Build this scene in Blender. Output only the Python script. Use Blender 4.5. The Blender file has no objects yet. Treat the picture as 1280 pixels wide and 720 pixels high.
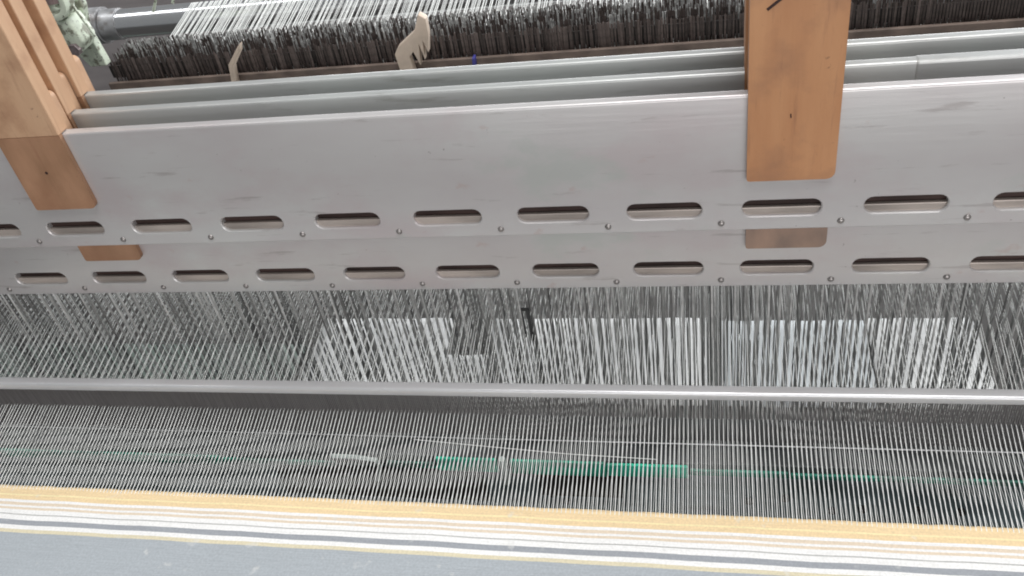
import bpy, bmesh, math, random
from mathutils import Matrix, Vector
random.seed(11)
scene = bpy.context.scene
COL = scene.collection
H = 1.45                                    # lens height above the mill floor; z below is written relative to it

# ------------------------------------------------------------------ camera
cam = bpy.data.cameras.new('camera')
cam.sensor_width = 36.0
cam.lens = 31.3
cam.clip_start = 0.02
cam.clip_end = 60
cam_ob = bpy.data.objects.new('camera', cam)
COL.objects.link(cam_ob)
R_ = Vector((0.9760, 0.1599, -0.1479)).normalized()
F_ = Vector((-0.2175, 0.7511, -0.6233)).normalized()
U_ = R_.cross(F_).normalized()
R_ = F_.cross(U_).normalized()
cam_ob.matrix_world = Matrix(((R_.x, U_.x, -F_.x, 0), (R_.y, U_.y, -F_.y, -0.56), (R_.z, U_.z, -F_.z, H), (0, 0, 0, 1)))
scene.camera = cam_ob

# ------------------------------------------------------------------ light
world = bpy.data.worlds.new('World')
scene.world = world
world.use_nodes = True
world.node_tree.nodes['Background'].inputs[0].default_value = (0.93, 0.97, 1.0, 1)
world.node_tree.nodes['Background'].inputs[1].default_value = 0.20

def area(name, loc, target, sx, sy, watts, col):
    l = bpy.data.lights.new(name, 'AREA')
    l.shape = 'RECTANGLE'; l.size = sx; l.size_y = sy; l.energy = watts; l.color = col
    o = bpy.data.objects.new(name, l)
    COL.objects.link(o)
    o.location = loc
    o.rotation_euler = (Vector(target) - Vector(loc)).to_track_quat('-Z', 'Y').to_euler()
    return o
area('front_light', (0.6, -2.3, H + 0.0), (-0.1, 0.0, H - 0.35), 2.6, 1.0, 33, (1.0, 0.98, 0.98))
area('ceiling_light', (0.3, -0.1, H + 2.1), (-0.1, -0.1, H - 0.5), 2.4, 1.4, 68, (1.0, 0.99, 0.98))
area('left_tube_light', (-2.3, 0.6, H + 1.5), (-0.5, 0.3, H - 0.4), 0.4, 1.8, 16, (0.97, 0.99, 1.0))
area('window_light', (2.3, 2.3, H + 1.2), (0.3, 0.1, H - 0.3), 1.8, 1.3, 95, (0.95, 0.98, 1.0))
area('rear_floor_fill', (-0.2, 2.7, H - 0.45), (-0.2, 0.95, 0.0), 2.6, 0.9, 42, (0.97, 0.99, 1.0))  # unseen lamp added behind the loom to brighten the floor sheets
scene.view_settings.view_transform = 'Standard'
scene.view_settings.look = 'None'
scene.view_settings.exposure = 0.0
scene.view_settings.gamma = 1.0
scene.view_settings.use_curve_mapping = False
scene.render.engine = 'CYCLES'
scene.cycles.filter_width = 1.9
scene.cycles.max_bounces = 8

# ------------------------------------------------------------------ materials
def mat(name, col, rough=0.5, metal=0.0, var=0.0, scale=(20, 20, 20), rand=0.0, bump=0.0, bscale=None, spec=0.5, col2=None, detail=4.0, stains=()):
    m = bpy.data.materials.new(name)
    m.use_nodes = True
    nt = m.node_tree
    b = nt.nodes['Principled BSDF']
    b.inputs['Roughness'].default_value = rough
    b.inputs['Metallic'].default_value = metal
    b.inputs['Specular IOR Level'].default_value = spec
    tc = nt.nodes.new('ShaderNodeTexCoord')
    mp = nt.nodes.new('ShaderNodeMapping')
    mp.inputs['Scale'].default_value = scale
    nt.links.new(tc.outputs['Object'], mp.inputs['Vector'])
    nz = nt.nodes.new('ShaderNodeTexNoise')
    nz.inputs['Scale'].default_value = 1.0
    nz.inputs['Detail'].default_value = detail
    nt.links.new(mp.outputs['Vector'], nz.inputs['Vector'])
    rp = nt.nodes.new('ShaderNodeValToRGB')
    c2 = col2 or tuple(max(0, c * (1 - var)) for c in col)
    c1 = col if col2 else tuple(min(1, c * (1 + var)) for c in col)
    rp.color_ramp.elements[0].position = 0.32
    rp.color_ramp.elements[1].position = 0.68
    rp.color_ramp.elements[0].color = (*c2, 1)
    rp.color_ramp.elements[1].color = (*c1, 1)
    nt.links.new(nz.outputs['Fac'], rp.inputs['Fac'])
    out = rp.outputs['Color']
    # dirt and wear: (noise scale xyz, threshold, softness, tint colour, strength)
    for k, (ssc, lo, soft, tint, amt) in enumerate(stains):
        ms = nt.nodes.new('ShaderNodeMapping'); ms.inputs['Scale'].default_value = ssc; ms.inputs['Location'].default_value = (3.1 * k, 1.7, 5.3 * k)
        nt.links.new(tc.outputs['Object'], ms.inputs['Vector'])
        ns = nt.nodes.new('ShaderNodeTexNoise'); ns.inputs['Scale'].default_value = 1.0; ns.inputs['Detail'].default_value = 6; ns.inputs['Roughness'].default_value = 0.6
        nt.links.new(ms.outputs['Vector'], ns.inputs['Vector'])
        m1 = nt.nodes.new('ShaderNodeMapRange'); m1.inputs['From Min'].default_value = lo; m1.inputs['From Max'].default_value = lo + soft
        m1.inputs['To Max'].default_value = amt
        nt.links.new(ns.outputs['Fac'], m1.inputs['Value'])
        mi = nt.nodes.new('ShaderNodeMix'); mi.data_type = 'RGBA'
        nt.links.new(m1.outputs['Result'], mi.inputs[0]); nt.links.new(out, mi.inputs[6]); mi.inputs[7].default_value = (*tint, 1)
        out = mi.outputs[2]
    if rand:
        oi = nt.nodes.new('ShaderNodeObjectInfo')
        mr = nt.nodes.new('ShaderNodeMapRange')
        mr.inputs['To Min'].default_value = 1 - rand
        mr.inputs['To Max'].default_value = 1 + rand
        nt.links.new(oi.outputs['Random'], mr.inputs['Value'])
        mx = nt.nodes.new('ShaderNodeVectorMath'); mx.operation = 'SCALE'
        nt.links.new(out, mx.inputs[0]); nt.links.new(mr.outputs['Result'], mx.inputs['Scale'])
        out = mx.outputs['Vector']
    nt.links.new(out, b.inputs['Base Color'])
    if bump:
        mp2 = nt.nodes.new('ShaderNodeMapping')
        mp2.inputs['Scale'].default_value = bscale or scale
        nt.links.new(tc.outputs['Object'], mp2.inputs['Vector'])
        n2 = nt.nodes.new('ShaderNodeTexNoise'); n2.inputs['Scale'].default_value = 1.0; n2.inputs['Detail'].default_value = 3
        nt.links.new(mp2.outputs['Vector'], n2.inputs['Vector'])
        bp = nt.nodes.new('ShaderNodeBump'); bp.inputs['Strength'].default_value = bump; bp.inputs['Distance'].default_value = 0.002
        nt.links.new(n2.outputs['Fac'], bp.inputs['Height'])
        nt.links.new(bp.outputs['Normal'], b.inputs['Normal'])
    return m

M = {}
M['alu'] = mat('satin_aluminium', (0.62, 0.615, 0.605), 0.36, 0.42, 0.07, (6, 30, 14), bump=0.05, bscale=(14, 300, 260), col2=(0.555, 0.525, 0.525), detail=6, stains=[((9, 9, 16), 0.50, 0.16, (0.56, 0.50, 0.505), 0.7), ((13, 13, 20), 0.60, 0.1, (0.50, 0.53, 0.50), 0.6), ((14, 60, 110), 0.62, 0.08, (0.36, 0.33, 0.32), 0.55), ((140, 140, 190), 0.70, 0.04, (0.25, 0.22, 0.21), 0.7), ((30, 30, 46), 0.66, 0.06, (0.50, 0.36, 0.33), 0.35)])
M['rivet'] = mat('rivet_steel', (0.30, 0.28, 0.27), 0.35, 0.7, 0.2, (200, 200, 200))
M['wood'] = mat('beech_wood', (0.55, 0.285, 0.14), 0.45, 0, 0.1, (40, 40, 7), bump=0.1, bscale=(260, 260, 10), col2=(0.44, 0.205, 0.095), detail=7, stains=[((22, 22, 22), 0.52, 0.2, (0.30, 0.15, 0.085), 0.6), ((170, 170, 14), 0.58, 0.1, (0.26, 0.12, 0.07), 0.4), ((60, 60, 70), 0.68, 0.05, (0.12, 0.06, 0.04), 0.6)])
M['wood_pale'] = mat('pale_beech_wood', (0.60, 0.39, 0.245), 0.5, 0, 0.1, (40, 40, 7), bump=0.1, bscale=(260, 260, 10), col2=(0.50, 0.30, 0.18), detail=7, stains=[((22, 22, 22), 0.52, 0.2, (0.30, 0.15, 0.085), 0.6), ((170, 170, 14), 0.58, 0.1, (0.26, 0.12, 0.07), 0.4), ((60, 60, 70), 0.68, 0.05, (0.12, 0.06, 0.04), 0.6)])
M['wood_worn'] = mat('oily_worn_wood', (0.42, 0.235, 0.14), 0.5, 0, 0.1, (45, 45, 18), bump=0.15, bscale=(200, 200, 14), col2=(0.29, 0.16, 0.09), stains=[((22, 22, 22), 0.52, 0.2, (0.30, 0.15, 0.085), 0.6), ((170, 170, 14), 0.58, 0.1, (0.26, 0.12, 0.07), 0.4), ((60, 60, 70), 0.68, 0.05, (0.12, 0.06, 0.04), 0.6)])
M['wood_dull'] = mat('greasy_grey_wood', (0.38, 0.25, 0.185), 0.5, 0, 0.1, (50, 50, 30), bump=0.12, bscale=(200, 200, 14), col2=(0.24, 0.17, 0.135))
M['hbar'] = mat('heddle_bar_steel', (0.40, 0.35, 0.315), 0.4, 0.3, 0.3, (12, 60, 60))
M['ink'] = mat('dark_brown_ink', (0.035, 0.012, 0.01), 0.7, 0, 0.2)
M['heddle'] = mat('heddle_steel', (0.48, 0.475, 0.465), 0.34, 0.5, 0.3, (100, 100, 60), rand=0.6)
M['heddle_dark'] = mat('heddle_dark_steel', (0.05, 0.05, 0.05), 0.5, 0.2, 0.2)
M['cap'] = mat('reed_cap_metal', (0.60, 0.60, 0.61), 0.3, 0.45, 0.06, (10, 60, 60))
M['wire'] = mat('reed_wire_steel', (0.30, 0.285, 0.285), 0.4, 0.6, 0.15, (400, 20, 20))
M['thread'] = mat('white_yarn', (0.80, 0.81, 0.79), 0.8, 0, 0.08, (200, 200, 200), rand=0.12)
M['slay'] = mat('slay_painted_metal', (0.40, 0.52, 0.55), 0.5, 0.15, 0.3, (14, 24, 34), col2=(0.07, 0.11, 0.12))
M['race'] = mat('race_board_dark', (0.065, 0.07, 0.073), 0.5, 0, 0.2, (10, 60, 60))
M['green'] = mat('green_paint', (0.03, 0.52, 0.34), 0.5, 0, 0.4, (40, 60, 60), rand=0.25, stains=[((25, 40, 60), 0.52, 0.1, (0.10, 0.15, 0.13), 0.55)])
M['green_shaded'] = mat('worn_shaded_green_paint', (0.03, 0.27, 0.19), 0.55, 0, 0.4, (40, 60, 60), stains=[((25, 40, 60), 0.48, 0.1, (0.09, 0.12, 0.11), 0.8)])  # darker copy of the green, with shade painted in for the dim strips
M['drop'] = mat('drop_wire_steel', (0.105, 0.082, 0.075), 0.45, 0.3, 0.3, (60, 60, 120), rand=0.5)
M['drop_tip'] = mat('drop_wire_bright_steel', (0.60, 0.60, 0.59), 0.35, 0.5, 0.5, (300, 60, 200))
M['brown_rail'] = mat('brown_stained_rail', (0.16, 0.12, 0.10), 0.55, 0, 0.3, (40, 60, 60))
M['pale'] = mat('pale_green_grey_steel', (0.55, 0.62, 0.59), 0.4, 0.2, 0.15)
M['brown_dark'] = mat('dark_brown_slot_shade', (0.055, 0.034, 0.03), 0.5, 0.2, 0.4, (20, 60, 60))  # shade inside the rail slots, put into the colour
M['dark'] = mat('dark_oily_metal', (0.045, 0.04, 0.038), 0.5, 0.2, 0.3)
M['cream'] = mat('cream_plastic', (0.66, 0.54, 0.44), 0.5, 0, 0.08, (60, 60, 60))
M['blue'] = mat('blue_plastic', (0.05, 0.05, 0.25), 0.5)
M['chrome'] = mat('polished_roller_steel', (0.80, 0.80, 0.81), 0.2, 0.9, 0.05, (4, 60, 60))
M['collar'] = mat('grey_collar_steel', (0.46, 0.46, 0.47), 0.38, 0.4, 0.25, (60, 60, 60), stains=[((40, 40, 40), 0.55, 0.1, (0.2, 0.17, 0.15), 0.6)])
M['celadon'] = mat('pale_green_enamel', (0.62, 0.68, 0.56), 0.4, 0, 0.15, (60, 60, 60), stains=[((70, 70, 70), 0.52, 0.08, (0.13, 0.12, 0.08), 0.8), ((160, 160, 160), 0.6, 0.05, (0.07, 0.06, 0.05), 0.8)])
M['floor'] = mat('oily_concrete', (0.04, 0.036, 0.034), 0.75, 0, 0.3, (5, 5, 5), bump=0.2, bscale=(60, 60, 60))
M['paper'] = mat('white_paper', (0.64, 0.64, 0.63), 0.8, 0, 0.14, (6, 3, 5), col2=(0.40, 0.40, 0.40))
M['greycloth'] = mat('grey_floor_cloth', (0.46, 0.48, 0.49), 0.85, 0, 0.15, (6, 6, 6))
M['greenboard'] = mat('grey_green_board', (0.10, 0.125, 0.11), 0.7, 0, 0.15, (6, 6, 6))

# striped cloth: the weft stripes run across the loom, laid out by distance from the fell
mc = bpy.data.materials.new('striped_cloth'); mc.use_nodes = True
nt = mc.node_tree; b = nt.nodes['Principled BSDF']; b.inputs['Roughness'].default_value = 0.85; b.inputs['Specular IOR Level'].default_value = 0.15
tc = nt.nodes.new('ShaderNodeTexCoord'); sp = nt.nodes.new('ShaderNodeSeparateXYZ')
nt.links.new(tc.outputs['Object'], sp.inputs[0])
wob = nt.nodes.new('ShaderNodeTexNoise'); wob.inputs['Scale'].default_value = 35; wob.inputs['Detail'].default_value = 5
nt.links.new(tc.outputs['Object'], wob.inputs['Vector'])
wm = nt.nodes.new('ShaderNodeMapRange'); wm.inputs['To Min'].default_value = -0.0004; wm.inputs['To Max'].default_value = 0.0004
nt.links.new(wob.outputs['Fac'], wm.inputs['Value'])
ad = nt.nodes.new('ShaderNodeMath'); ad.operation = 'ADD'
nt.links.new(sp.outputs['Y'], ad.inputs[0]); nt.links.new(wm.outputs['Result'], ad.inputs[1])
mr = nt.nodes.new('ShaderNodeMapRange')     # fell (0) .. 0.0666 m toward the weaver (1)
mr.inputs['From Min'].default_value = 0.0; mr.inputs['From Max'].default_value = -0.06
nt.links.new(ad.outputs[0], mr.inputs['Value'])
rp = nt.nodes.new('ShaderNodeValToRGB'); rp.color_ramp.interpolation = 'CONSTANT'
nt.links.new(mr.outputs['Result'], rp.inputs['Fac'])
OR = (0.82, 0.64, 0.39); YE = (0.88, 0.76, 0.46); WH = (0.86, 0.86, 0.85); BE = (0.74, 0.63, 0.50); GL = (0.48, 0.48, 0.47); BG = (0.35, 0.37, 0.40); KH = (0.70, 0.64, 0.47); GR = (0.41, 0.445, 0.475)
stops = [(0.0, OR), (0.0092, YE), (0.0108, OR), (0.0153, WH), (0.0182, BE), (0.0212, WH), (0.0234, BE), (0.0256, WH), (0.0302, GL), (0.0312, WH), (0.0363, BG), (0.0413, WH), (0.0455, KH), (0.0490, GR)]
e = rp.color_ramp.elements
while len(e) > 1: e.remove(e[-1])
e[0].position = 0; e[0].color = (*OR, 1)
for p, c in stops[1:]:
    n = e.new(p / 0.06); n.color = (*c, 1)
mp = nt.nodes.new('ShaderNodeMapping'); mp.inputs['Scale'].default_value = (30, 900, 1)
nt.links.new(tc.outputs['Object'], mp.inputs['Vector'])
wn = nt.nodes.new('ShaderNodeTexNoise'); wn.inputs['Scale'].default_value = 1.0; wn.inputs['Detail'].default_value = 3
nt.links.new(mp.outputs['Vector'], wn.inputs['Vector'])
mv = nt.nodes.new('ShaderNodeMapRange'); mv.inputs['To Min'].default_value = 0.86; mv.inputs['To Max'].default_value = 1.10
nt.links.new(wn.outputs['Fac'], mv.inputs['Value'])
vm = nt.nodes.new('ShaderNodeVectorMath'); vm.operation = 'SCALE'
nt.links.new(rp.outputs['Color'], vm.inputs[0]); nt.links.new(mv.outputs['Result'], vm.inputs['Scale'])
# plain weave grain and lint
wv = []
for ax, sc in (('BANDS_X', 180.0), ('BANDS_DIAGONAL', 140.0)):
    q = nt.nodes.new('ShaderNodeTexNoise'); q.inputs['Scale'].default_value = sc * 3; q.inputs['Detail'].default_value = 2
    nt.links.new(tc.outputs['Object'], q.inputs['Vector']); wv.append(q)
g1 = nt.nodes.new('ShaderNodeMapRange'); g1.inputs['To Min'].default_value = 0.80; g1.inputs['To Max'].default_value = 1.18
nt.links.new(wv[0].outputs['Fac'], g1.inputs['Value'])
v2 = nt.nodes.new('ShaderNodeVectorMath'); v2.operation = 'SCALE'
nt.links.new(vm.outputs['Vector'], v2.inputs[0]); nt.links.new(g1.outputs['Result'], v2.inputs['Scale'])
ln = nt.nodes.new('ShaderNodeTexNoise'); ln.inputs['Scale'].default_value = 75; ln.inputs['Detail'].default_value = 5
nt.links.new(tc.outputs['Object'], ln.inputs['Vector'])
l1 = nt.nodes.new('ShaderNodeMapRange'); l1.inputs['From Min'].default_value = 0.64; l1.inputs['From Max'].default_value = 0.72; l1.inputs['To Max'].default_value = 0.45
nt.links.new(ln.outputs['Fac'], l1.inputs['Value'])
lm = nt.nodes.new('ShaderNodeMix'); lm.data_type = 'RGBA'; lm.inputs[7].default_value = (0.68, 0.68, 0.66, 1)
nt.links.new(l1.outputs['Result'], lm.inputs[0]); nt.links.new(v2.outputs['Vector'], lm.inputs[6])
nt.links.new(lm.outputs[2], b.inputs['Base Color'])
bp = nt.nodes.new('ShaderNodeBump'); bp.inputs['Strength'].default_value = 0.45; bp.inputs['Distance'].default_value = 0.0006
nt.links.new(wn.outputs['Fac'], bp.inputs['Height']); nt.links.new(bp.outputs['Normal'], b.inputs['Normal'])
M['cloth'] = mc

# ------------------------------------------------------------------ mesh helpers
class MB:
    def __init__(s): s.v = []; s.f = []
    def add(s, v, f):
        n = len(s.v); s.v += v; s.f += [tuple(i + n for i in q) for q in f]; return s
    def box(s, x0, x1, y0, y1, z0, z1):
        v = [(x, y, z) for z in (z0, z1) for y in (y0, y1) for x in (x0, x1)]
        return s.add(v, [(0, 2, 3, 1), (4, 5, 7, 6), (0, 1, 5, 4), (2, 6, 7, 3), (0, 4, 6, 2), (1, 3, 7, 5)])
    def prism_xz(s, pts, y0, y1):            # outline (x, z) counter-clockwise seen from the front
        n = len(pts)
        v = [(x, y0, z) for x, z in pts] + [(x, y1, z) for x, z in pts]
        f = [tuple(range(n)), tuple(range(2 * n - 1, n - 1, -1))]
        f += [(i, i + n, (i + 1) % n + n, (i + 1) % n) for i in range(n)]
        return s.add(v, f)
    def prism_yz(s, pts, x0, x1):
        n = len(pts)
        v = [(x0, y, z) for y, z in pts] + [(x1, y, z) for y, z in pts]
        f = [tuple(range(n)), tuple(range(2 * n - 1, n - 1, -1))]
        f += [(i, i + n, (i + 1) % n + n, (i + 1) % n) for i in range(n)]
        return s.add(v, f)
    def tube(s, path, r, sides=4, caps=True):
        n0 = len(s.v); path = [Vector(p) for p in path]; k = len(path)
        for i, p in enumerate(path):
            d = (path[min(i + 1, k - 1)] - path[max(i - 1, 0)]).normalized()
            a = d.cross(Vector((0, 0, 1)) if abs(d.z) < 0.9 else Vector((1, 0, 0))).normalized(); c = d.cross(a)
            for j in range(sides):
                t = 2 * math.pi * j / sides
                s.v.append(tuple(p + (a * math.cos(t) + c * math.sin(t)) * (r[i] if isinstance(r, list) else r)))
        for i in range(k - 1):
            for j in range(sides):
                A = n0 + i * sides + j; B = n0 + i * sides + (j + 1) % sides
                s.f.append((A, B, B + sides, A + sides))
        if caps:
            s.f.append(tuple(n0 + j for j in range(sides))[::-1]); s.f.append(tuple(n0 + (k - 1) * sides + j for j in range(sides)))
        return s
    def mesh(s, name, m, smooth=False, bevel=0.0, seg=2):
        me = bpy.data.meshes.new(name); me.from_pydata(s.v, [], s.f)
        bm = bmesh.new(); bm.from_mesh(me)
        bmesh.ops.recalc_face_normals(bm, faces=bm.faces)
        if bevel:
            ed = [q for q in bm.edges if len(q.link_faces) == 2 and q.calc_face_angle(0) > 0.6]
            bmesh.ops.bevel(bm, geom=ed, offset=bevel, segments=seg, affect='EDGES', profile=0.5, clamp_overlap=True)
        bm.to_mesh(me); bm.free()
        me.materials.append(m)
        if smooth:
            me.shade_smooth()
            try: me.set_sharp_from_angle(angle=math.radians(35))
            except Exception: pass
        return me

def link(name, me, parent=None, loc=(0, 0, 0), rot=None):
    o = bpy.data.objects.new(name, me); COL.objects.link(o)
    o.parent = parent; o.location = loc
    if rot: o.rotation_euler = rot
    return o
def thing(name, label, cat, loc, group=None, me=None):
    o = bpy.data.objects.new(name, me); COL.objects.link(o); o.location = loc
    o['label'] = label; o['category'] = cat
    if group: o['group'] = group
    return o

# ------------------------------------------------------------------ floor
fl = link('floor', MB().box(-5, 5, -4, 6, -0.1, 0).mesh('floor', M['floor'])); fl['kind'] = 'structure'
PG = 'white sheets on the floor under the loom'
def sheet(x0, x1, xs, y0, y1, label, nm='paper_sheet', cat='paper', m='paper', grp=PG):
    mb = MB(); N = 8
    for j in range(N + 1):
        for i in range(N + 1):
            u, w = i / N, j / N
            mb.v.append(((u - .5) * (x1 - x0) + xs * w, (w - .5) * (y1 - y0), 0.006 + 0.0015 * math.sin(i * 1.7 + j * 1.1)))
    for j in range(N):
        for i in range(N):
            a = j * (N + 1) + i; mb.f.append((a, a + 1, a + N + 2, a + N + 1))
    me = mb.mesh(nm, M[m], True)
    o = thing(nm, label, cat, ((x0 + x1) / 2, (y0 + y1) / 2, 0), grp, me)
    mo = o.modifiers.new('thickness', 'SOLIDIFY'); mo.thickness = 0.004; mo.offset = 1
    return o
sheet(-0.98, -0.63, 0, 0.78, 1.063, 'white sheet on the floor seen through the heddles, left of the dark hanging heddles')
sheet(-0.53, -0.01, 0, 0.78, 1.06, 'widest white sheet on the floor, seen through the heddles below the middle of the frames')
sheet(0.345, 0.57, 0, 0.78, 1.057, 'white sheet on the floor farthest right, seen through the heddles under the wooden plank side')
sheet(-0.66, -0.52, 0.0, 0.78, 0.93, 'short white sheet on the floor between the two larger sheets, under the dark gap')
sheet(0.02, 0.34, 0.0, 0.78, 1.05, 'grey cloth lying on the floor between the two white sheets at the right', 'floor_cloth', 'cloth', 'greycloth', None)
sheet(-2.1, -1.0, 0, 0.70, 0.966, 'grey green board lying on the floor behind the heddles at the left', 'floor_board', 'board', 'greenboard', None)

# ------------------------------------------------------------------ heald frames
P = 0.0852; X0S = 0.0516; KS = range(-11, 7)
XA, XB = X0S - P * 11.5, X0S + P * 6.5
def rail_mesh():
    # origin: bottom front edge of the rail; height 0.113, thickness 0.009, one long slot per pitch
    mb = MB(); T = 0.009
    zs0, zs1, zc = 0.0085, 0.0315, 0.0195
    hl, hh = 0.0280, 0.0070
    def slot(g):
        pts = []
        L, Hh = hl + g, hh + g; r = min(Hh, 0.0064 + g)
        for cx, cz, a0 in ((L - r, Hh - r, 0), (-L + r, Hh - r, 90), (-L + r, -Hh + r, 180), (L - r, -Hh + r, 270)):
            for q in range(5):
                t = math.radians(a0 + q * 22.5); pts.append((cx + r * math.cos(t), cz + r * math.sin(t)))
        return pts                            # 20 points, ccw from +x
    N = 20
    cellx = [X0S + P * k for k in KS]
    for cx in cellx:
        inner = slot(0.0); outer = slot(0.0009)
        # rectangle points matched to slot points
        rect = []
        for q, (px, pz) in enumerate(outer):
            quad = q // 5; w = q % 5
            cxr, czr = ((P / 2, zs1 - zc), (-P / 2, zs1 - zc), (-P / 2, zs0 - zc), (P / 2, zs0 - zc))[quad]
            if w == 2: rect.append((cxr, czr))
            elif (w < 2) == (quad in (0, 2)): rect.append((cxr, pz))
            else: rect.append((px, czr))
        n = len(mb.v)
        for ring, y in ((rect, 0.0), (outer, 0.0), (inner, 0.0009), (inner, T - 0.0009), (outer, T), (rect, T)):
            mb.v += [(cx + a, y, zc + c) for a, c in ring]
        for r in range(5):
            for q in range(N):
                mb.f.append((n + r * N + q, n + r * N + (q + 1) % N, n + (r + 1) * N + (q + 1) % N, n + (r + 1) * N + q))
    # plain bands above and below the slots, lofted round the section
    top = [(0.0, zs1), (0.0, 0.1110), (0.0003, 0.1121), (0.0010, 0.1128), (0.0020, 0.113), (0.0070, 0.113), (0.0080, 0.1128), (0.0087, 0.1121), (T, 0.1110), (T, zs1)]
    bot = [(0.0, zs0), (0.0, 0.0012), (0.0012, 0.0), (T - 0.0012, 0.0), (T, 0.0012), (T, zs0)]
    edges = [c - P / 2 for c in cellx] + [cellx[-1] + P / 2]
    for prof in (top, bot):
        n = len(mb.v); k = len(prof)
        for x in edges: mb.v += [(x, y, z) for y, z in prof]
        for i in range(len(edges) - 1):
            for j in range(k - 1):
                mb.f.append((n + i * k + j, n + i * k + j + 1, n + (i + 1) * k + j + 1, n + (i + 1) * k + j))
    return mb
_r = rail_mesh(); RAIL = bpy.data.meshes.new('rail'); RAIL.from_pydata(_r.v, [], _r.f)
_b = bmesh.new(); _b.from_mesh(RAIL); bmesh.ops.remove_doubles(_b, verts=_b.verts, dist=2e-5); bmesh.ops.recalc_face_normals(_b, faces=_b.faces); _b.to_mesh(RAIL); _b.free()
RAIL.materials.append(M['alu']); RAIL.shade_smooth(); RAIL.set_sharp_from_angle(angle=math.radians(40))
M['alu_rear'] = mat('darker_rear_aluminium', (0.52, 0.54, 0.525), 0.36, 0.42, 0.07, (6, 30, 14), bump=0.05, bscale=(14, 300, 260), col2=(0.45, 0.455, 0.45), detail=6, stains=[((14, 60, 110), 0.58, 0.1, (0.30, 0.30, 0.28), 0.6)])  # darker, greener grey aluminium for the frames behind the front two
RAIL_REAR = RAIL.copy(); RAIL_REAR.materials[0] = M['alu_rear']
mb = MB(); rr = 0.0027
for k in range(4):
    a = k / 3 * math.pi / 2
    mb.v += [(math.cos(t * math.pi / 4) * rr * math.cos(a), -0.0018 * math.sin(a) - 0.0001, math.sin(t * math.pi / 4) * rr * math.cos(a)) for t in range(8)]
for k in range(3):
    for t in range(8): mb.f.append((k * 8 + t, k * 8 + (t + 1) % 8, k * 8 + 8 + (t + 1) % 8, k * 8 + 8 + t))
RIVET = mb.mesh('rivet', M['rivet'], True)
SLOT_SHADE = MB().box(XA + 0.002, XB - 0.002, 0.0072, 0.0079, 0.010, 0.030).mesh('slot_shade_strip', M['brown_dark'])  # dark strip added behind the slots, painted as their shaded inside
HBAR = MB().box(XA + 0.001, XB - 0.001, 0.0030, 0.0068, 0.0105, 0.0185).mesh('heddle_bar', M['hbar'], False, 0.0008)
LOWER = MB().box(XA, XB, 0.0, 0.009, -0.405, -0.300).mesh('lower_rail', M['alu'], False, 0.0012)
STILE = MB().box(-0.006, 0.006, 0.0005, 0.0085, -0.3005, 0.0005).mesh('side_stile', M['alu'], False, 0.001)

# wooden guide planks: thick above the rail, a thin tongue over the rail's face
def tongue(w=0.060, z0=0.048, z1=0.1136):
    pts = []
    r = 0.006
    for cx, a0 in ((-w / 2 + 0.002, 180), (w / 2 - r, 270)):
        rad = 0.002 if a0 == 180 else r
        for q in range(5):
            t = math.radians(a0 + q * 22.5); pts.append((cx + rad * math.cos(t), z0 + rad + rad * math.sin(t)))
    pts += [(w / 2, z1), (-w / 2, z1)]
    return MB().prism_xz(pts, -0.0042, -0.0003)
def plank_top(top, w=0.060, trim=0.0):
    r = 0.005; z1 = 0.1136
    pts = [(-w / 2, z1), (w / 2 - trim, z1)]
    for cx, a0 in ((w / 2 - r - trim, 0), (-w / 2 + r, 90)):
        for q in range(5):
            t = math.radians(a0 + q * 22.5); pts.append((cx + r * math.cos(t), top - r + r * math.sin(t)))
    return MB().prism_xz(pts, -0.0042, 0.0095)
_t = tongue(z0=0.0462, z1=0.292); _t.box(-0.03, 0.03, -0.0003, 0.0095, 0.1138, 0.30)
PLANK_ONE = _t.mesh('guide_plank_one', M['wood'], True)
_t = tongue(z0=0.0420, z1=0.205); _t.box(-0.03, 0.03, -0.0003, 0.0095, 0.1138, 0.209)
PLANK_ONE_SHORT = _t.mesh('guide_plank_one_short', M['wood_dull'], True)
TONGUE_WORN = tongue(z0=0.0432).mesh('worn_tongue', M['wood_worn'], True)
PLANK_LONG_PALE = plank_top(0.30).mesh('guide_plank_pale', M['wood_pale'], True, 0.0006, 1)
PLANK_SHORT = plank_top(0.209, trim=0.0135).mesh('short_plank', M['wood_pale'], True, 0.0006, 1)

# heddles: thin twisted steel strips with an eye
def heddle_mesh(name, tw, m):
    mb = MB(); a = math.radians(tw); w = 0.00078; th = 0.00022
    ux, uy = math.cos(a), math.sin(a); nx, ny = -uy, ux
    def strip(lv):
        n = len(mb.v)
        for off, hw, z in lv:
            for sx, sy in ((-1, -1), (1, -1), (1, 1), (-1, 1)):
                d = off + sx * hw; mb.v.append((ux * d + nx * th * sy, uy * d + ny * th * sy, z))
        for i in range(len(lv) - 1):
            for j in range(4):
                A = n + i * 4 + j; B = n + i * 4 + (j + 1) % 4; mb.f.append((A, B, B + 4, A + 4))
    E = -0.1235
    strip([(0, w, 0.010), (0, w, -0.03), (0, w, E + 0.010), (0, w * .8, E + 0.005)])
    for sg in (-1, 1):
        strip([(sg * w * .5, w * .32, E + 0.005), (sg * w * 1.1, w * .32, E), (sg * w * .5, w * .32, E - 0.005)])
    strip([(0, w * .8, E - 0.005), (0, w, E - 0.010), (0, w, -0.22), (0, w, -0.304)])
    return mb.mesh(name, m)
HED = [heddle_mesh('heddle_%s' % s, t, M['heddle']) for s, t in (('a', 18), ('b', -28), ('c', 40))]

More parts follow.
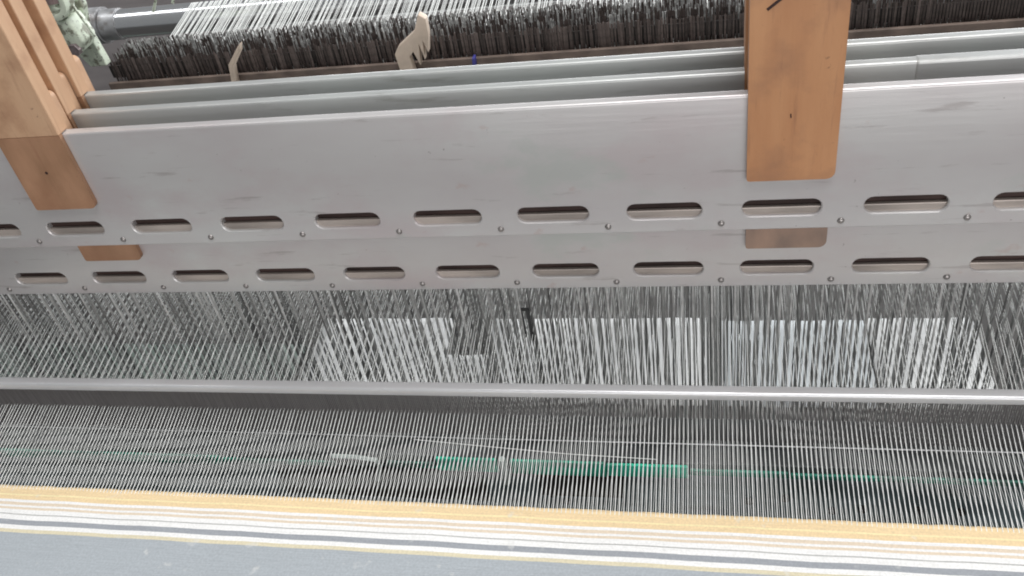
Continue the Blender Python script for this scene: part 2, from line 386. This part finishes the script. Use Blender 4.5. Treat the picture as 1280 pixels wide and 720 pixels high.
HP = 0.0088
YF = [0.0, 0.018, 0.034, 0.052, 0.067, 0.085]
RAISED = [True, False, True, False, True, False]
LAB = ['front heald frame, raised, its grey slotted rail lying under the two orange planks',
       'lowered heald frame right behind the front one, only its lower slot row and heddles showing',
       'middle of the three raised heald frames, with a small clamp plate on its rail',
       'lowered heald frame whose worn plank end peeks out between the second and third raised planks',
       'rearmost raised heald frame, its bright rail edge nearest the dark drop wires',
       'rearmost lowered heald frame, its rounded plank end beside the drop wires at the left']
for i in range(6):
    zb = (-0.411 if RAISED[i] else -0.481) + H
    fr = thing('heald_frame', LAB[i], 'heald frame', (0, YF[i], zb), 'heald frames of the loom')
    link('top_rail', RAIL if i < 2 else RAIL_REAR, fr); link('slot_shade_strip', SLOT_SHADE, fr); link('heddle_bar', HBAR, fr); link('lower_rail', LOWER, fr)
    link('side_stile', STILE, fr, (XA + 0.006, 0, 0)); link('side_stile', STILE, fr, (XB - 0.006, 0, 0))
    if i < 2:
        for k in range(-11, 7):
            link('rivet', RIVET, fr, (0.0085 + P * k, 0, 0.0072 + random.uniform(-.0004, .0004)), (0, random.uniform(0, 3), 0))
    for px, left in ((0.0562, False), (-0.5310, True)):
        dx = ((-0.0070, -0.0050, -0.0195, -0.0165, -0.0265, -0.0225) if left else (0, 0.001, -0.001, 0.001, 0.0, 0.001))[i]
        if left:
            link('guide_plank', PLANK_LONG_PALE if RAISED[i] else PLANK_SHORT, fr, (px + dx, 0, 0))
            t = link('plank_tongue', TONGUE_WORN, fr, (px + dx, 0, 0))
            if i == 0: t['label'] = 'dark oily lower end of the wooden plank'
        else:
            link('guide_plank', PLANK_ONE if RAISED[i] else PLANK_ONE_SHORT, fr, (px + dx, 0, 0))
    if i in (0, 2):
        hx, hz = ((-0.538, -0.3310), (-0.5535, -0.2330))[i // 2]
        link('nail_hole', MB().tube([(hx, -0.0045, hz + 0.411), (hx, -0.0041, hz + 0.411)], 0.0013, 8).mesh('nail_hole', M['ink']), fr)
    if i == 0:
        # hand-drawn ink stroke near the top of the right plank
        mk = MB()
        def stroke(pts, w):
            for (ax, az), (bx, bz) in zip(pts, pts[1:]):
                d = Vector((bx - ax, bz - az)).normalized(); n = Vector((-d.y, d.x)) * w
                v = [(ax + n.x, -0.0046, az + n.y), (ax - n.x, -0.0046, az - n.y), (bx - n.x, -0.0046, bz - n.y), (bx + n.x, -0.0046, bz + n.y)]
                v += [(x, -0.0041, z) for x, y, z in v]
                mk.add(v, [(0, 1, 2, 3), (7, 6, 5, 4), (0, 4, 5, 1), (1, 5, 6, 2), (2, 6, 7, 3), (3, 7, 4, 0)])
        zt = -0.2285 + 0.411
        stroke([(0.0367, zt - 0.0088), (0.0415, zt - 0.0050), (0.0460, zt - 0.0015), (0.0510, zt + 0.0035)], 0.0009)
        stroke([(0.0395, zt + 0.0030), (0.0412, zt - 0.0010), (0.0425, zt + 0.0028)], 0.0008)
        stroke([(0.0560, zt + 0.0025), (0.0575, zt + 0.0002), (0.0600, zt + 0.0020)], 0.0006)
        stroke([(0.0542, -0.3115 + 0.411), (0.0545, -0.3145 + 0.411)], 0.0004)
        link('ink_mark', mk.mesh('ink_mark', M['ink']), fr)
    if i == 2:
        link('clamp_plate', MB().box(0.1375, 0.36, -0.0007, 0.0098, 0.088, 0.1134).mesh('clamp_plate', M['alu_rear'], False, 0.0022, 3), fr)
    if i > 0:
        x = -0.80 + random.uniform(0, HP)
        while x < 0.42:
            m = random.choice(HED)
            link('heddle', m, fr, (x + random.uniform(-.0013, .0013), 0.0045, 0),
                 (random.uniform(-.006, .006), random.uniform(-.011, .011), random.uniform(-.3, .3)))
            x += HP

# two dark steel strips hanging between the heddles near the middle
mb = MB()
mb.box(-0.0050, -0.0018, 0, 0.0006, -0.030, 0.004).box(0.0012, 0.0046, 0.0002, 0.0008, -0.034, 0.004).box(-0.0050, 0.0046, 0.0009, 0.0016, 0.0015, 0.005)
thing('wire_clip', 'dark steel clip with two prongs hanging between the heddles near the middle', 'clip', (-0.163, 0.0275, H - 0.517), None, mb.mesh('wire_clip', M['heddle_dark']))

# ------------------------------------------------------------------ reed
XL, XR = -0.82, 0.45
reed = thing('reed', 'weaving reed of fine steel wires under a rounded grey metal cap rail', 'reed', (0, -0.055, H - 0.588))
def rounded(y0, y1, z0, z1, r, seg=4):
    p = []
    for cy, cz, a0 in ((y1 - r, z1 - r, 0), (y0 + r, z1 - r, 90), (y0 + r, z0 + r, 180), (y1 - r, z0 + r, 270)):
        for q in range(seg + 1):
            t = math.radians(a0 + 90 * q / seg); p.append((cy + r * math.cos(t), cz + r * math.sin(t)))
    return p
link('cap_rail', MB().prism_yz(rounded(-0.0052, 0.0052, 0.0537, 0.0620, 0.0022), XL, XR).mesh('cap_rail', M['cap'], True), reed)
link('bottom_rail', MB().prism_yz(rounded(-0.0040, 0.0040, -0.0045, 0.0000, 0.0012), XL, XR).mesh('bottom_rail', M['race'], True), reed)
link('edge_glint', MB().tube([(XL, -0.0040, 0.0), (XR, -0.0040, 0.0)], 0.00055, 6).mesh('edge_glint', M['cap'], True), reed)  # bright wire added to draw the highlight along the bottom rail's edge
mb = MB(); x = XL + 0.003
while x < XR - 0.003:
    mb.box(x - 0.00018, x + 0.00018, -0.0014, 0.0014, -0.002, 0.056); x += 0.00175
w = link('reed_wire', mb.mesh('reed_wire', M['wire']), reed); w['kind'] = 'stuff'

# ------------------------------------------------------------------ slay under the reed
sl = thing('slay_beam', 'grey slay beam with green strips lying under the lower warp threads', 'slay', (0, -0.076, H - 0.592))
link('race_board', MB().box(XL, XR, 0.0, 0.050, -0.016, -0.0005).mesh('race_board', M['race'], False, 0.001), sl)
link('beam', MB().box(XL, XR, 0.006, 0.060, -0.16, -0.0165).mesh('beam', M['slay'], False, 0.003), sl)
for a, c, z1, z0 in ((-0.74, -0.452, -0.0085, -0.0200), (-0.450, -0.335, -0.011, -0.0165), (-0.285, -0.240, -0.008, -0.0150), (-0.238, -0.183, -0.0005, -0.0175), (-0.171, -0.088, -0.0008, -0.0185), (-0.0875, -0.020, -0.002, -0.0170), (-0.018, 0.060, -0.006, -0.0125), (0.062, 0.30, -0.0075, -0.0130)):
    link('green_strip', MB().box(a, c, -0.0030, -0.0003, z0, z1).mesh('green_strip', M['green'] if -0.24 < a < -0.05 else M['green_shaded'], False, 0.0008), sl)
mb = MB().tube([(-0.333, -0.006, 0.002), (-0.312, -0.006, 0.0018), (-0.292, -0.006, -0.002), (-0.291, -0.006, -0.010), (-0.297, -0.006, -0.030)], 0.0021, 6)
link('hook', mb.mesh('hook', M['pale'], True), sl)
link('bolt', MB().tube([(-0.1765, -0.005, -0.028), (-0.1765, -0.005, 0.004)], 0.0030, 10).mesh('bolt', M['pale'], True), sl)
BOLT = MB().tube([(0, -0.004, 0), (0, 0.004, 0)], 0.0032, 10).mesh('bolt_head', M['dark'], True)
for bx, bz in ((0.098, -0.058), (0.122, -0.055), (0.166, -0.056), (0.198, -0.06), (0.06, -0.050), (-0.14, -0.05), (-0.128, -0.062), (0.03, -0.052), (-0.36, -0.055), (-0.25, -0.06)):
    link('bolt_head', BOLT, sl, (bx, 0.006, bz + random.uniform(-.004, .004)))
link('cover_plate', MB().box(-0.40, -0.20, -0.0012, 0.0055, -0.062, -0.024).mesh('cover_plate', M['dark'], False, 0.001), sl)
link('cover_plate', MB().box(-0.150, -0.075, -0.0012, 0.0055, -0.050, -0.022).mesh('cover_plate_small', M['dark'], False, 0.001), sl)

# ------------------------------------------------------------------ warp
FY, FZ = -0.1351, -0.5806
ROLL_Y, ROLL_Z, ROLL_R = 0.70, -0.478, 0.023
warp = thing('warp_sheet', 'sheet of white warp threads running through heddles and reed to the cloth', 'warp', (0, 0, H))
def back_x(x):
    c = round(x / 0.0087) * 0.0087
    return c + (x - c) * 0.62 + 0.0012 * math.sin(c * 911.0) + random.uniform(-.0010, .0010)
def thread_path(x, frame, up):
    j = random.uniform(-.0002, .0002)
    ey = YF[frame] + 0.0045
    rz = -0.559 if up else -0.5862
    ez = -0.5345 if up else -0.6045
    bx = back_x(x)
    return [(x + j, FY - 0.004, FZ - 0.0003), (x, -0.055, rz + random.uniform(-.0006, .0006)), (x + random.uniform(-.0006, .0006), ey, ez),
            ((x + bx) / 2, 0.28, -0.525 if up else -0.55), (bx, 0.49, -0.512), (bx + random.uniform(-.0006, .0006), 0.565, -0.478),
            (bx, ROLL_Y, ROLL_Z + ROLL_R + 0.0005), (bx, ROLL_Y + 0.017, ROLL_Z + 0.017), (bx, ROLL_Y + 0.0245, ROLL_Z), (bx, 0.742, -0.90)]
ups = []; rest = MB(); TR = [0.00037] * 2 + [0.00034] + [0.00026] * 2 + [0.00037] * 5  # threads thinned behind the heddle eyes, dimming put into their shape
x = -0.796; k = 0
while x < 0.42:
    ups.append((x, 2 if k % 2 else 4)); k += 1; x += 0.0035
ups.sort(key=lambda q: abs(q[0] + 0.215))
for n, (x, fi) in enumerate(ups):
    p = thread_path(x, fi, True)
    if n < 300:
        link('warp_thread', MB().tube(p, TR, 5).mesh('warp_thread', M['thread'], True), warp)
    else: rest.tube(p, TR, 5)
x = -0.796 + 0.00175; k = 0
while x < 0.42:
    rest.tube(thread_path(x, (1, 3, 5)[k % 3], False), [0.00020] * 5 + [0.00034] * 5, 5); k += 1; x += 0.0035  # thinned up to the drop wires so the lower shed looks shaded
o = link('lower_shed_threads', rest.mesh('lower_shed_threads', M['thread'], True), warp); o['kind'] = 'stuff'

wb = thing('warp_beam', 'wide warp beam wound with white yarn behind the loom', 'beam', (0, 0.86, H - 0.95))
link('wound_yarn', MB().tube([(-0.80, 0, 0), (0.43, 0, 0)], 0.125, 40).mesh('wound_yarn', M['thread'], True), wb)
for xx in (-0.83, 0.46):
    link('flange', MB().tube([(xx - .006, 0, 0), (xx + .006, 0, 0)], 0.16, 40).mesh('flange', M['collar'], True), wb)

thing('rear_cross_beam', 'grey painted cross beam behind the shiny back roller', 'beam', (0, 1.06, H - 0.66), None,
      MB().prism_yz(rounded(-0.05, 0.05, -0.16, 0.16, 0.012), -1.35, 0.75).mesh('rear_cross_beam', mat('grey_pink_paint', (0.34, 0.31, 0.31), 0.5, 0.1, 0.25, (5, 20, 20)), True))

# ------------------------------------------------------------------ whip roller and its bracket
ro = thing('back_roller', 'shiny steel back roller under the white warp threads', 'roller', (0, ROLL_Y, H + ROLL_Z))
link('tube', MB().tube([(-0.927, 0, 0), (0.55, 0, 0)], ROLL_R, 40).mesh('tube', M['chrome'], True), ro)
link('collar', MB().tube([(-0.985, 0, 0), (-0.958, 0, 0)], ROLL_R + 0.006, 28).mesh('collar', M['collar'], True), ro)
link('collar', MB().tube([(-0.956, 0, 0), (-0.9275, 0, 0)], ROLL_R + 0.002, 28).mesh('collar_thin', M['collar'], True), ro)
br = thing('roller_bracket', 'pale green cast bracket with a cream U-shaped saddle at the roller end', 'bracket', (-0.834, 0.45, H - 0.40))
cx, cz = 0.003, 0.052
pts = []
for q in range(13):
    t = math.radians(180 + 15 * q); pts.append((cx + 0.0215 * math.cos(t), cz + 0.0235 * math.sin(t)))
pts += [(cx + 0.0215, 0.13), (cx + 0.0135, 0.13)]
for q in range(13):
    t = math.radians(360 - 15 * q); pts.append((cx + 0.0135 * math.cos(t), cz + 0.0145 * math.sin(t)))
pts += [(cx - 0.0135, 0.13), (cx - 0.0215, 0.13)]
def fan_prism(outer_inner, y0, y1):
    n = len(outer_inner); h = n // 2
    A = outer_inner[:13] + outer_inner[13:14]
    mbx = MB()
    O = [outer_inner[-1]] + outer_inner[:13] + [outer_inner[13]]
    I = [outer_inner[-2]] + outer_inner[15:28][::-1] + [outer_inner[14]]
    for (ox, oz), (ix, iz) in zip(O, I):
        mbx.v += [(ox, y0, oz), (ix, y0, iz), (ix, y1, iz), (ox, y1, oz)]
    for i in range(len(O) - 1):
        for j in range(4):
            mbx.f.append((i * 4 + j, i * 4 + (j + 1) % 4, i * 4 + 4 + (j + 1) % 4, i * 4 + 4 + j))
    return mbx
link('saddle', fan_prism(pts, -0.004, 0.018).mesh('saddle', M['celadon'], True, 0.0012, 2), br)
link('shaft', MB().tube([(cx, 0.010, 0.05), (cx, 0.012, 0.14)], 0.0128, 16).mesh('shaft', mat('red_grey_shaft', (0.30, 0.22, 0.21), 0.45, 0.3, 0.2)), br)
link('casting', MB().prism_xz([(-0.022, 0.030), (-0.012, -0.014), (0.010, -0.020), (0.022, -0.004), (0.013, 0.030), (0.003, 0.026)], 0.0, 0.035).mesh('casting', M['celadon'], True, 0.004, 3), br)
link('mount', MB().prism_xz([(-0.045, 0.085), (-0.035, -0.020), (-0.014, -0.055), (0.012, -0.055), (0.006, 0.000), (0.016, 0.030), (0.016, 0.085)], 0.036, 0.05).mesh('mount', M['celadon'], False, 0.002), br)
link('bolt', MB().tube([(0.006, -0.006, -0.012), (0.006, 0.006, -0.012)], 0.0085, 6).mesh('bolt_big', mat('rusty_bolt', (0.26, 0.21, 0.21), 0.5, 0.4, 0.3, (150, 150, 150))), br)
for k, (ax, bx, hz) in enumerate(((0.062, 0.090, 0.0), (0.098, 0.150, 0.01))):
    link('cable', MB().tube([(ax - 0.03, 0.16, -0.03 + hz), (ax - 0.01, 0.16, 0.0 + hz), (ax, 0.16, 0.03 + hz), (ax + 0.012, 0.16, 0.075 + hz), (bx, 0.165, 0.13)], 0.0022, 8).mesh('cable', M['celadon'], True), br)
link('tie_rod', MB().tube([(0.020, 0.012, 0.05), (0.034, 0.012, -0.002)], 0.0018, 8).mesh('tie_rod', M['celadon'], True), br)

# ------------------------------------------------------------------ drop wire stop motion
sm = thing('stop_motion', 'warp stop motion with rows of dark hanging drop wires on brown rails', 'stop motion', (0, 0.50, H - 0.46))
def drop_pts(mb, x, y, z0, z1, w, a):
    c, s_ = math.cos(a) * w, math.sin(a) * w
    v = [(x - c, y - s_, z0), (x + c, y + s_, z0), (x + c, y + s_, z1 - w), (x, y, z1), (x - c, y - s_, z1 - w)]
    v += [(a_, b_ + 0.0005, c_) for a_, b_, c_ in v]
    mb.add(v, [(0, 1, 2, 3, 4), (9, 8, 7, 6, 5)] + [(i, i + 5, (i + 1) % 5 + 5, (i + 1) % 5) for i in range(5)])
DROPS = []
for q in range(4):
    mb = MB(); drop_pts(mb, 0, 0, -0.075, 0.0, 0.0010 + 0.0002 * q, 0.25 * (q - 1.5)); DROPS.append(mb.mesh('drop_wire', M['drop']))
x = -0.825; n = 0
while x < 0.5:
    if n < 300:
        link('drop_wire', random.choice(DROPS), sm, (x + random.uniform(-.001, .001), 0, 0.006 + random.uniform(-.002, .003)), (random.uniform(-.03, .03), random.uniform(-.018, .018), random.uniform(-.3, .3)))
    n += 1; x += 0.0036
mb = MB(); mt = MB()
x = 0.25
while x < 0.5:
    drop_pts(mb, x, 0, -0.07, 0.005 + random.uniform(-.004, .006), 0.0012, random.uniform(-.4, .4)); x += 0.0036
for row in range(1, 5):
    x = -0.825
    while x < 0.5:
        xx = x + random.uniform(-.0012, .0012)
        z1 = 0.009 + random.uniform(-.002, .003) + 0.001 * row
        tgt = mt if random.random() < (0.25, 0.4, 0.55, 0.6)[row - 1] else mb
        drop_pts(tgt, xx, 0.013 * row, -0.08, z1, random.uniform(.0006, .0011), random.uniform(-.6, .6))
        x += 0.0020
o = link('drop_wire_rows', mb.mesh('drop_wire_rows', M['drop']), sm); o['kind'] = 'stuff'
o = link('bright_drop_wire_rows', mt.mesh('bright_drop_wire_rows', M['drop_tip']), sm); o['kind'] = 'stuff'
link('guide_rail', MB().box(-0.835, 0.52, -0.012, -0.006, -0.041, -0.0225).mesh('guide_rail', M['brown_rail'], False, 0.001), sm)
link('guide_rail', MB().box(-0.835, 0.52, -0.020, -0.0125, -0.058, -0.037).mesh('guide_rail_low', M['brown_rail'], False, 0.001), sm)
for r in range(4):
    link('contact_bar', MB().box(-0.835, 0.52, 0.005 + 0.013 * r, 0.0075 + 0.013 * r, -0.022, -0.004).mesh('contact_bar', M['dark']), sm)

def clip(name, label, pts, depth, ox, oz, m='cream'):
    me = MB().prism_xz([(x - ox, z - oz) for x, z in pts], 0, depth).mesh(name, M[m], True, 0.0012, 2)
    return thing(name, label, 'clip', (ox, 0.474, oz + H), 'cream separators on the drop wire rail' if m == 'cream' else None, me)
clip('separator', 'large cream bent separator with toothed head standing among the dark drop wires',
     [(-0.392, -0.500), (-0.3953, -0.4640), (-0.3884, -0.4535), (-0.3624, -0.4348), (-0.3525, -0.4130), (-0.3440, -0.4192), (-0.3445, -0.4394), (-0.3500, -0.465), (-0.3540, -0.449), (-0.3565, -0.4745), (-0.3600, -0.453), (-0.3640, -0.4820), (-0.3700, -0.462), (-0.3760, -0.4690), (-0.3730, -0.500)], 0.012, -0.38, -0.50)
clip('separator', 'small thin cream separator at the left end of the drop wires',
     [(-0.6395, -0.500), (-0.6321, -0.4616), (-0.6101, -0.4378), (-0.6044, -0.4327), (-0.6078, -0.4436), (-0.6244, -0.4634), (-0.6310, -0.500)], 0.010, -0.63, -0.50)
clip('rail_clip', 'tiny dark blue clip on the brown drop wire rail', [(-0.2958, -0.4917), (-0.2920, -0.4917), (-0.2908, -0.4762), (-0.2946, -0.4762)], 0.012, -0.293, -0.49, 'blue')

# ------------------------------------------------------------------ cloth
mb = MB(); NX = 150
prof = [(0.0, 0.0)] + [(-0.002 * k, 0.0) for k in range(1, 62)]
for k in range(1, 13):
    t = k / 12 * math.pi / 2; prof.append((-0.122 - 0.05 * math.sin(t), -0.05 + 0.05 * math.cos(t)))
prof += [(-0.172, -0.10), (-0.172, -0.20)]
for j, (py, pz) in enumerate(prof):
    for i in range(NX + 1):
        x = -0.80 + 1.225 * i / NX
        wv = 0.0003 * math.sin(x * 31 + j * .15) + 0.0003 * math.sin(x * 77 + 1.3 - j * .1)
        mb.v.append((x, py + (random.uniform(-.0004, .0004) if j == 0 else 0), pz + wv * min(1, j / 4)))
for j in range(len(prof) - 1):
    for i in range(NX):
        a = j * (NX + 1) + i; mb.f.append((a, a + 1, a + NX + 2, a + NX + 1))
cl = thing('woven_cloth', 'freshly woven grey cloth with orange, white and blue grey cross stripes at its edge', 'cloth', (0, FY, H + FZ), None, mb.mesh('woven_cloth', M['cloth'], True))
cl.modifiers.new('thickness', 'SOLIDIFY').thickness = 0.0008

thing('loose_yarn', 'single loose white yarn lying across the dark race board', 'yarn', (0, 0, H), None,
      MB().tube([(-0.262, -0.060, -0.5905), (-0.19, -0.066, -0.5905), (-0.12, -0.0715, -0.5905), (-0.045, -0.0745, -0.5905)], 0.0004, 6).mesh('loose_yarn', M['thread'], True))
